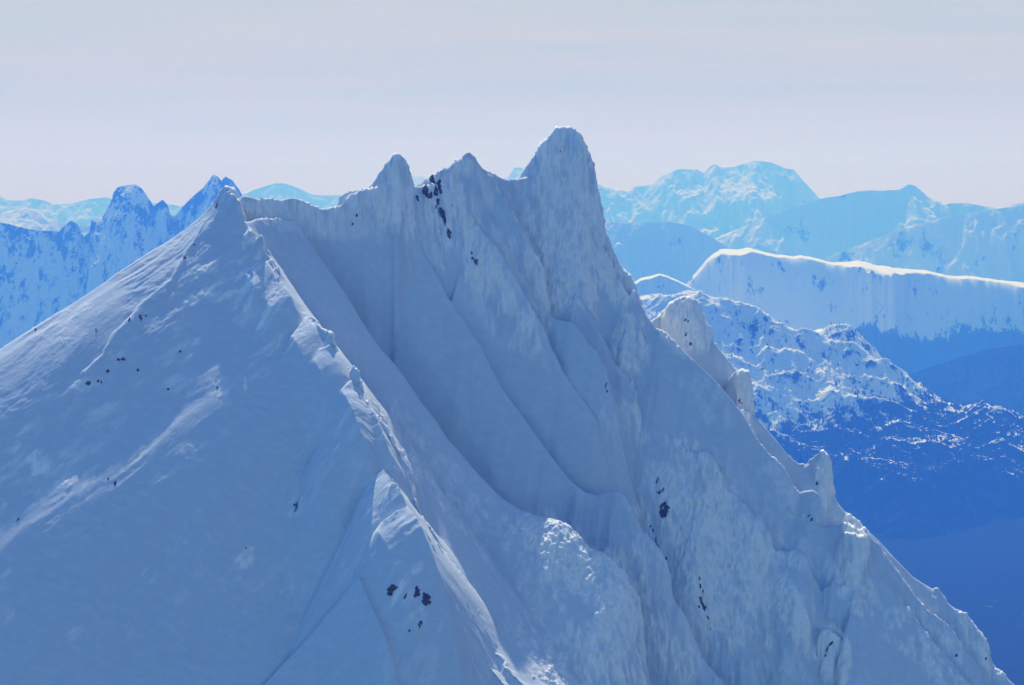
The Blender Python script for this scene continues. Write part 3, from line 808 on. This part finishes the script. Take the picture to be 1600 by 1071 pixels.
mountain_range('mid_range', 'dark blue craggy towers and cliffs behind the left shoulder',
    [(-80, 352), (0, 350), (30, 356), (60, 362), (92, 366), (104, 352), (112, 347), (120, 352), (131, 372), (139, 366), (143, 347), (149, 342), (160, 341), (168, 327), (174, 312), (178, 299), (185, 293), (200, 291), (211, 289), (220, 294), (232, 308), (240, 321),
     (246, 316), (254, 311), (262, 318), (266, 333), (274, 336), (286, 321), (300, 306), (318, 290), (333, 270), (340, 273), (346, 281), (352, 275), (364, 282), (375, 298), (390, 330), (420, 370)], 12500, 1.6, M_MID, spur_len=420, spur=0.6, jag=22, seed=10, ncol=700, nrow=240,
    dark_slope=0.12, dark=0.02, crag=0.12)

# valley floor: one sheet out to the horizon
gx = np.concatenate([-np.geomspace(70000, 9000, 30), np.linspace(-8500, 8500, 260), np.geomspace(9000, 70000, 30)])
gy = np.concatenate([np.linspace(-6000, 2500, 30), np.linspace(2600, 11000, 260), np.geomspace(11100, 72000, 60)])
GX, GY = np.meshgrid(gx, gy)
GZ = GROUND + 60 * fbm(GX / 1500, GY / 1500, octv=5, seed=70) - 40
fr = 0.62 - 0.28 * smooth(0.1, 0.5, fbm(GX / 420, GY / 700, octv=4, seed=71))
go = mesh_obj('valley_floor', np.stack([GX, GY, GZ], -1), grid_faces(*GX.shape), M_NEAR, attrs={'dark': fr})
tag(go, 'dark forested valley floor far below the mountain', 'valley', kind='structure')

# ------------------------------------------------------------------ haze
hm = bpy.data.materials.new('haze')
hm.use_nodes = True
hn = hm.node_tree
hn.nodes.clear()
pv = hn.nodes.new('ShaderNodeVolumePrincipled')
pv.inputs['Color'].default_value = (0.045, 0.205, 1.0, 1)
pv.inputs['Absorption Color'].default_value = (1, 1, 1, 1)
pv.inputs['Density'].default_value = 1.65e-4
pv.inputs['Anisotropy'].default_value = 0.1
ho = hn.nodes.new('ShaderNodeOutputMaterial')
hn.links.new(pv.outputs[0], ho.inputs['Volume'])
X0, X1, Y0, Y1, Z0, Z1 = -74000, 74000, -7000, 76000, -1500, 330
hv = [(x, y, z) for z in (Z0, Z1) for y in (Y0, Y1) for x in (X0, X1)]
hz = mesh_obj('haze', hv, [(0, 2, 3, 1), (4, 5, 7, 6), (0, 1, 5, 4), (2, 6, 7, 3), (0, 4, 6, 2), (1, 3, 7, 5)], hm, shade=False)
tag(hz, 'thin blue air between the mountain and the far ranges', 'haze', kind='stuff')

# ------------------------------------------------------------------ dark rocks poking through the snow
M_ROCK, rnt, rp_ = new_mat('dark_rock')
rco = N(rnt, 'ShaderNodeTexCoord')
rno = N(rnt, 'ShaderNodeTexNoise', Scale=0.9, Detail=8.0, Roughness=0.7)
rnt.links.new(rco.outputs['Object'], rno.inputs['Vector'])
rnt.links.new(mixc(rnt, rno.outputs['Fac'], (0.022, 0.012, 0.008, 1), (0.15, 0.078, 0.045, 1)), rp_.inputs['Base Color'])
rp_.inputs['Roughness'].default_value = 0.9
PXM, PYM = proj(P_[..., 0], P_[..., 1], P_[..., 2])


def drape(tx, ty):
    """the visible point of the mountain at a photo position, and its outward normal"""
    ok = (np.abs(PXM - tx) < 1.0) & (P_[..., 1] > 760) & (P_[..., 1] < 1260)
    r, c = np.nonzero(ok)
    o = np.argsort(r, kind='stable'); r, c = r[o], c[o]
    hit = np.nonzero(PYM[r, c] <= ty)[0]
    k = hit[0] if len(hit) else -1
    i, j = min(max(r[k], 2), P_.shape[0] - 3), min(max(c[k], 2), P_.shape[1] - 3)
    n = np.cross(P_[i, j + 2] - P_[i, j - 2], P_[i + 2, j] - P_[i - 2, j])
    return P_[i, j], n / np.linalg.norm(n)


def ico(sub):
    bm_ = bmesh.new()
    bmesh.ops.create_icosphere(bm_, subdivisions=sub, radius=1.0)
    v = np.array([q.co[:] for q in bm_.verts]); f = np.array([[q.index for q in fc.verts] for fc in bm_.faces])
    bm_.free()
    return v, f


ICO3, ICO2 = ico(4), ico(3)


def rock(tx, ty, pw, ph, tilt, label, group, seed):
    """an outcrop: angular shards of one rib of rock with snow left between them"""
    p, n = drape(tx, ty)
    m = p[1] / F                          # metres per photo pixel there
    rg = np.random.RandomState(seed)
    pw, ph = pw * 1.25 + 0.4, ph * 1.2 + 0.4
    right = np.cross(np.array([0, 0, 1.0]), n); right /= np.linalg.norm(right)
    up = np.cross(n, right)
    fr = max(0.4, math.sqrt(max(0.0, 1 - n[2] ** 2)))
    c, sn = math.cos(math.radians(tilt)), math.sin(math.radians(tilt))
    ns = int(np.clip(pw * ph / 7, 1, 16))
    ns = 1 if ns < 4 else ns
    VV, FF, nv = [], [], 0
    for q in range(ns):
        v, f = ICO2
        so = seed * 7.3 + q * 3.1
        d = 1 + 0.9 * fbm(v[:, 0] * 1.6 + so, v[:, 1] * 1.6, v[:, 2] * 1.6 + so, octv=3, seed=(seed + q) % 40, gain=0.6)
        v = v * d[:, None]
        v = np.round(v * 2.2) / 2.2 * 0.7 + v * 0.3
        if ns == 1:
            cx = cy = 0.0; sx, sy = pw * 0.45, ph * 0.5
        else:
            t = (q + 0.5) / ns * 2 - 1
            cy = t * ph * 0.42 + rg.uniform(-.06, .06) * ph; cx = rg.uniform(-.42, .42) * pw * math.sqrt(1 - 0.7 * t * t)
            k = rg.uniform(0.11, 0.26)
            sx, sy = pw * k * rg.uniform(0.7, 1.1), max(ph, pw) * k * rg.uniform(0.6, 1.2)
        a, b = (v[:, 0] * sx + cx) * m, (v[:, 1] * sy + cy) * m
        a, b = a * c - b * sn, a * sn + b * c
        h = v[:, 2] * min(sx, sy) * 0.7 * m
        VV.append(a[:, None] * right + b[:, None] / fr * up + h[:, None] * n)
        FF.append(f + nv); nv += len(v)
    o = mesh_obj('rock_outcrop', np.concatenate(VV), np.concatenate(FF), M_ROCK, shade=False)
    o.location = p
    tag(o, label, 'rock', group)
    return o


G1, G2, G3 = 'rocks on the second summit', 'rocks on the big fluted buttress', 'rocks scattered over the left face'
G4, G5 = 'rocks below the near crest', 'single rocks on the right hand ribs'
ROCKS = [
    (676, 279, 5, 5, 0, 'small dark rock at the very top of the second summit cluster', G1), (677, 287, 10, 8, 20, 'broad brown rock just under the top rock of the second summit cluster', G1),
    (666, 301, 7, 14, -15, 'long brown rock on the left side of the second summit cluster', G1), (671, 312, 8, 7, 0, 'round dark rock at the lower left end of the second summit cluster', G1),
    (686, 290, 6, 12, 10, 'upright brown rock at the upper right of the second summit cluster', G1), (681, 299, 9, 11, 0, 'biggest brown rock in the middle of the second summit cluster', G1),
    (688, 308, 5, 8, 15, 'narrow rock at the lower right of the second summit cluster', G1), (685, 316, 7, 9, -10, 'dark blocky rock low in the second summit cluster', G1), (683, 324, 4, 5, 0, 'lowest small rock of the second summit cluster', G1),
    (652, 314, 6, 9, 20, 'lone dark rock left of the second summit cluster, by the gully', G1), (693, 338, 7, 16, 12, 'tall brown rock band below the second summit cluster', G1), (696, 351, 4, 7, 12, 'short dark rock at the foot of the tall brown rock band', G1),
    (703, 370, 8, 13, -8, 'separate brown rock lowest on the brown streak under the second summit', G1), (707, 321, 2, 3, 0, 'tiny rock alone right of the second summit cluster', G1),
    (738, 397, 3, 4, 0, 'upper speck of the small black group beside the white rime pillar', G1), (739, 405, 3, 3, 0, 'second speck from the top beside the white rime pillar', G1), (743, 408, 6, 5, 0, 'largest black rock beside the white rime pillar', G1), (744, 413, 4, 4, 0, 'lowest black rock beside the white rime pillar', G1),
    (558, 338, 3, 4, 0, 'small dark rock on the rimed foot of the first tower', G5), (551, 353, 3, 3, 0, 'tiny dark rock under the rimed foot of the first tower', G5),
    (338, 321, 4, 9, 15, 'narrow dark rock under the snow knob at the left end of the crest', G3),
    (1027, 754, 3, 9, -10, 'thin dark rock topmost of the streak on the fluted buttress', G2), (1030, 772, 6, 7, 0, 'broken dark rock second down the streak on the fluted buttress', G2), (1036, 768, 4, 5, 0, 'small rock right beside the second one on the fluted buttress', G2),
    (1037, 798, 12, 15, -20, 'largest black rock on the fluted buttress', G2), (1034, 791, 6, 7, 0, 'black knob on the upper left of the largest buttress rock', G2), (1017, 823, 2, 3, 0, 'first of the small specks on the edge left of the fluted buttress', G2), (1021, 830, 4, 5, 0, 'blocky speck above the middle of the edge left of the fluted buttress', G2),
    (1024, 844, 4, 6, -20, 'dark rock at the middle of the edge left of the fluted buttress', G2), (1028, 852, 3, 6, -30, 'slanted thin rock below the middle of the edge left of the buttress', G2), (1041, 876, 4, 3, 0, 'small flat rock on the rime edge lower left of the buttress', G2),
    (1093, 907, 2, 5, 0, 'thin top rock of the lower streak on the buttress', G2), (1094, 918, 3, 5, 0, 'small rock under the thin top rock of the lower streak', G2), (1099, 928, 5, 9, -10, 'blocky rock in the middle of the lower streak', G2), (1097, 942, 5, 12, 5, 'tall black rock in the lower streak on the buttress', G2),
    (1100, 950, 7, 6, -30, 'black rock at the foot of the tall one in the lower streak', G2), (1093, 950, 3, 3, 0, 'speck left of the foot of the lower streak', G2), (1107, 968, 2, 6, 8, 'short upright rock alone below the lower streak', G2), (1111, 984, 4, 4, 0, 'faint rock lowest under the lower streak on the buttress', G2),
    (1296, 1013, 4, 14, -20, 'long slanted dark rock on the white pinnacle at the bottom', G5), (1289, 1030, 2, 3, 0, 'dot of rock below the long rock on the white pinnacle', G5), (1321, 899, 4, 4, 0, 'single black dot on the tall white rime buttress', G5),
    (1262, 808, 4, 4, 0, 'left one of two dark rocks at the end of the curling snow lip', G5), (1268, 812, 3, 3, 0, 'right one of two dark rocks at the end of the curling snow lip', G5), (1157, 628, 5, 7, 20, 'black rock at the foot of the rimed hump on the right skyline', G5),
    (1073, 501, 6, 4, 0, 'upper flat rock on the white pinnacle with the sunlit cap', G5), (1073, 525, 4, 5, 0, 'middle rock on the white pinnacle with the sunlit cap', G5), (1080, 539, 6, 3, 0, 'lower faint rock on the white pinnacle with the sunlit cap', G5),
    (947, 604, 4, 7, 0, 'small black rock in the hollow under the main summit', G5), (949, 612, 2, 3, 0, 'speck under the small black rock below the main summit', G5), (876, 240, 2, 4, 0, 'faint dark speck high on the main summit', G5), (1277, 757, 3, 4, 0, 'small rock on the shark fin shaped snow horn', G5),
    (1541, 1034, 3, 3, 0, 'dark dot near the right skyline at the bottom', G5), (1495, 1028, 3, 3, 0, 'dark dot on the lower right rib inside the skyline', G5),
    (613, 922, 9, 13, -30, 'dark slab under the white snow lump near the bottom crest', G4), (608, 929, 5, 5, 0, 'small rock at the lower left of the dark slab under the snow lump', G4), (651, 928, 7, 12, -25, 'pointed dark rock between the snow lump and the crest', G4), (633, 935, 2, 7, -25, 'thin dark sliver left of the pointed rock near the crest', G4),
    (666, 940, 12, 12, 10, 'square brown rock nearest the bottom crest', G4), (657, 977, 4, 8, -20, 'small dark rock on the round snow bump near the bottom', G4), (640, 987, 2, 3, 0, 'dot on the left of the round snow bump near the bottom', G4), (464, 788, 7, 4, 25, 'upper dark rock on the drift left of the crest', G4), (462, 795, 4, 8, -10, 'lower dark rock on the drift left of the crest', G4),
    (59, 499, 4, 5, -20, 'dark rock high at the left skyline', G3), (14, 535, 2, 2, 0, 'dot near the left picture edge under the skyline', G3), (2, 544, 3, 4, 0, 'dark rock cut by the left picture edge', G3), (56, 515, 2, 3, 0, 'speck under the rock at the left skyline', G3), (150, 517, 4, 4, -30, 'lone dark rock in the middle of the upper left face', G3),
    (203, 501, 2, 5, -15, 'thin rock at the bend of the snow rib on the left face', G3), (220, 496, 5, 7, -10, 'largest dark rock beside the snow rib on the left face', G3), (228, 495, 2, 2, 0, 'dot just right of the largest rock beside the snow rib', G3), (192, 562, 7, 4, 35, 'slanted dark rock in the white patch below the snow rib', G3),
    (186, 563, 3, 3, 0, 'dot left of the slanted rock in the white patch', G3), (169, 581, 4, 3, 20, 'small rock between the two white patches below the snow rib', G3), (138, 599, 7, 5, 30, 'dark rock at the lower end of the snow rib', G3), (153, 598, 3, 3, 0, 'first of two dots right of the rock at the rib end', G3), (158, 598, 2, 3, 0, 'second of two dots right of the rock at the rib end', G3),
    (216, 579, 3, 3, 0, 'small dark rock alone right of the white patches', G3), (282, 550, 3, 3, 0, 'small rock in the broad rime patch in mid face', G3), (263, 609, 3, 2, 0, 'flat speck below the broad rime patch', G3), (340, 606, 2, 2, 0, 'dot furthest right on the left face', G3), (180, 757, 5, 5, 35, 'dark rock low on the left face in a white patch', G3), (169, 749, 2, 2, 0, 'dot above left of the low rock on the left face', G3),
    (28, 813, 3, 6, -20, 'thin dark rock low at the left picture edge', G3), (385, 858, 2, 2, 0, 'speck on the long drift in the lower face', G3), (289, 404, 4, 3, 0, 'small dark rock high on the snow rib under the knob', G3), (304, 384, 2, 2, 0, 'dot above the small rock high on the snow rib', G3),
]
for q, (tx, ty, pw, ph, tilt, label, group) in enumerate(ROCKS):
    rock(tx, ty, pw, ph, tilt, label, group, q + 3)

# ------------------------------------------------------------------ wind lips and cornices, added along the crests to catch sunlit rims
CORNICES = [   # crest (its photo point at the head), photo span along it, lip height in photo pixels, share left standing
    ((756, 264), 760, 842, 3.4, .8), ((728, 246), 736, 762, 2.2, .7), ((728, 246), 768, 832, 3.0, .75), ((728, 246), 838, 878, 2.6, .9), ((728, 246), 888, 938, 2.6, .7), ((694, 262), 708, 760, 2.6, .6), ((694, 262), 834, 880, 2.2, .55),
    ((990, 452), 1166, 1252, 5.0, 1), ((990, 452), 1020, 1110, 1.6, .4), ((1215, 768), 1225, 1330, 2.6, .8), ((1160, 640), 1228, 1292, 2.6, .9), ((1160, 640), 1455, 1480, 2.6, 1), ((1350, 825), 1366, 1486, 5.0, 1), ((1345, 850), 1424, 1458, 2.6, .9),
    ((985, 590), 992, 1112, 2.0, .75), ((985, 590), 1112, 1135, 2.0, .6), ((985, 590), 1240, 1275, 2.4, .6), ((436, 372), 878, 924, 3.0, .9), ((436, 372), 930, 955, 2.2, .8), ((436, 372), 522, 542, 2.6, 1), ((436, 372), 600, 608, 5.0, 1),
    ((345, 305), 384, 446, 3.6, .75), ((345, 305), 452, 497, 3.0, .85), ((345, 305), 497, 530, 6.0, .9), ((345, 305), 530, 566, 4.0, .8), ((345, 305), 566, 600, 4.0, .75), ((345, 305), 598, 664, 3.6, .8), ((345, 305), 660, 830, 3.4, .9),
    ((350, 315), 384, 424, 2.0, .8), ((638, 905), 650, 790, 3.0, .75), ((645, 965), 660, 745, 3.0, .7), ((598, 908), 604, 627, 2.4, 1),
]


def surface_z(x, y):
    ui, di = np.searchsorted(u_, x / y), np.searchsorted(d_, y)
    return P_[np.clip(di, 1, len(d_) - 2), np.clip(ui, 1, len(u_) - 2), 2]


def cornice(head, p0, p1, hp, share, seed):
    fn = next(f for f in MAIN_FINS if f['head'] == head)
    ax_, nn_ = fn['axis'], fn['n']
    det = ax_[0] * nn_[1] - ax_[1] * nn_[0]
    xs = (fn['ga'] * nn_[1] - fn['gb'] * ax_[1]) / det
    ys = (ax_[0] * fn['gb'] - nn_[0] * fn['ga']) / det
    qx, qy = proj(xs, ys, fn['gz'])
    sel = (qx >= p0) & (qx <= p1)
    if sel.sum() < 4:
        return
    xs, ys = xs[sel], ys[sel]
    c = np.stack([xs, ys, np.maximum(surface_z(xs, ys), fn['gz'][sel] - 1.2)], -1)
    seg = np.concatenate([[0], np.cumsum(np.linalg.norm(np.diff(c, axis=0), axis=1))])
    q = np.arange(0, seg[-1], 0.4)
    c = np.stack([np.interp(q, seg, c[:, k]) for k in range(3)], -1)
    n = len(c)
    if n < 8:
        return
    ker = np.ones(3) / 3
    for k in range(3):
        c[:, k] = np.convolve(np.concatenate([[c[0, k]], c[:, k], [c[-1, k]]]), ker, 'valid')
    m = c[:, 1] / F
    s_ = np.arange(n)
    keep = fbm(s_ / 16.0, s_ * 0 + seed, octv=2, seed=seed)
    thr = np.quantile(keep, 1 - share) if share < 1 else -9
    hgt = hp * m * np.clip(0.55 + 0.75 * fbm(s_ / 9.0, s_ * 0 + 4.4, octv=3, seed=seed + 3), 0.1, 1.2) * smooth(0, 6, s_) * smooth(n - 1, n - 7, s_) * smooth(thr - 0.12, thr + 0.12, keep)
    tng = np.gradient(c, axis=0); tng /= np.linalg.norm(tng, axis=1, keepdims=True)
    side = np.cross(tng, np.array([0, 0, 1.0])); side /= np.linalg.norm(side, axis=1, keepdims=True) + 1e-9
    upv = np.cross(side, tng)
    ns = 12
    ph = np.linspace(0, 2 * np.pi, ns, endpoint=False)
    wob = 1 + 0.3 * fbm(s_[:, None] / 5.0 + 0 * ph, np.cos(ph)[None] * 2 + seed, np.sin(ph)[None] * 2 + 0 * s_[:, None], octv=2, seed=seed + 5)
    V = c[:, None] + side[:, None] * (np.cos(ph)[None, :, None] * (hgt[:, None] * wob)[..., None] * 0.8) + upv[:, None] * ((np.sin(ph)[None, :] * 0.6 + 0.18) * hgt[:, None] * wob)[..., None]
    i = np.arange(n * ns).reshape(n, ns)
    f = np.stack([i[:-1], np.roll(i[:-1], -1, 1), np.roll(i[1:], -1, 1), i[1:]], -1).reshape(-1, 4)
    mesh_obj('cornice', V.reshape(-1, 3), f, M_SNOW, parent=mo, attrs={'rime': np.full(n * ns, 0.8)})


for q, args in enumerate(CORNICES):
    cornice(*args, 100 + q)
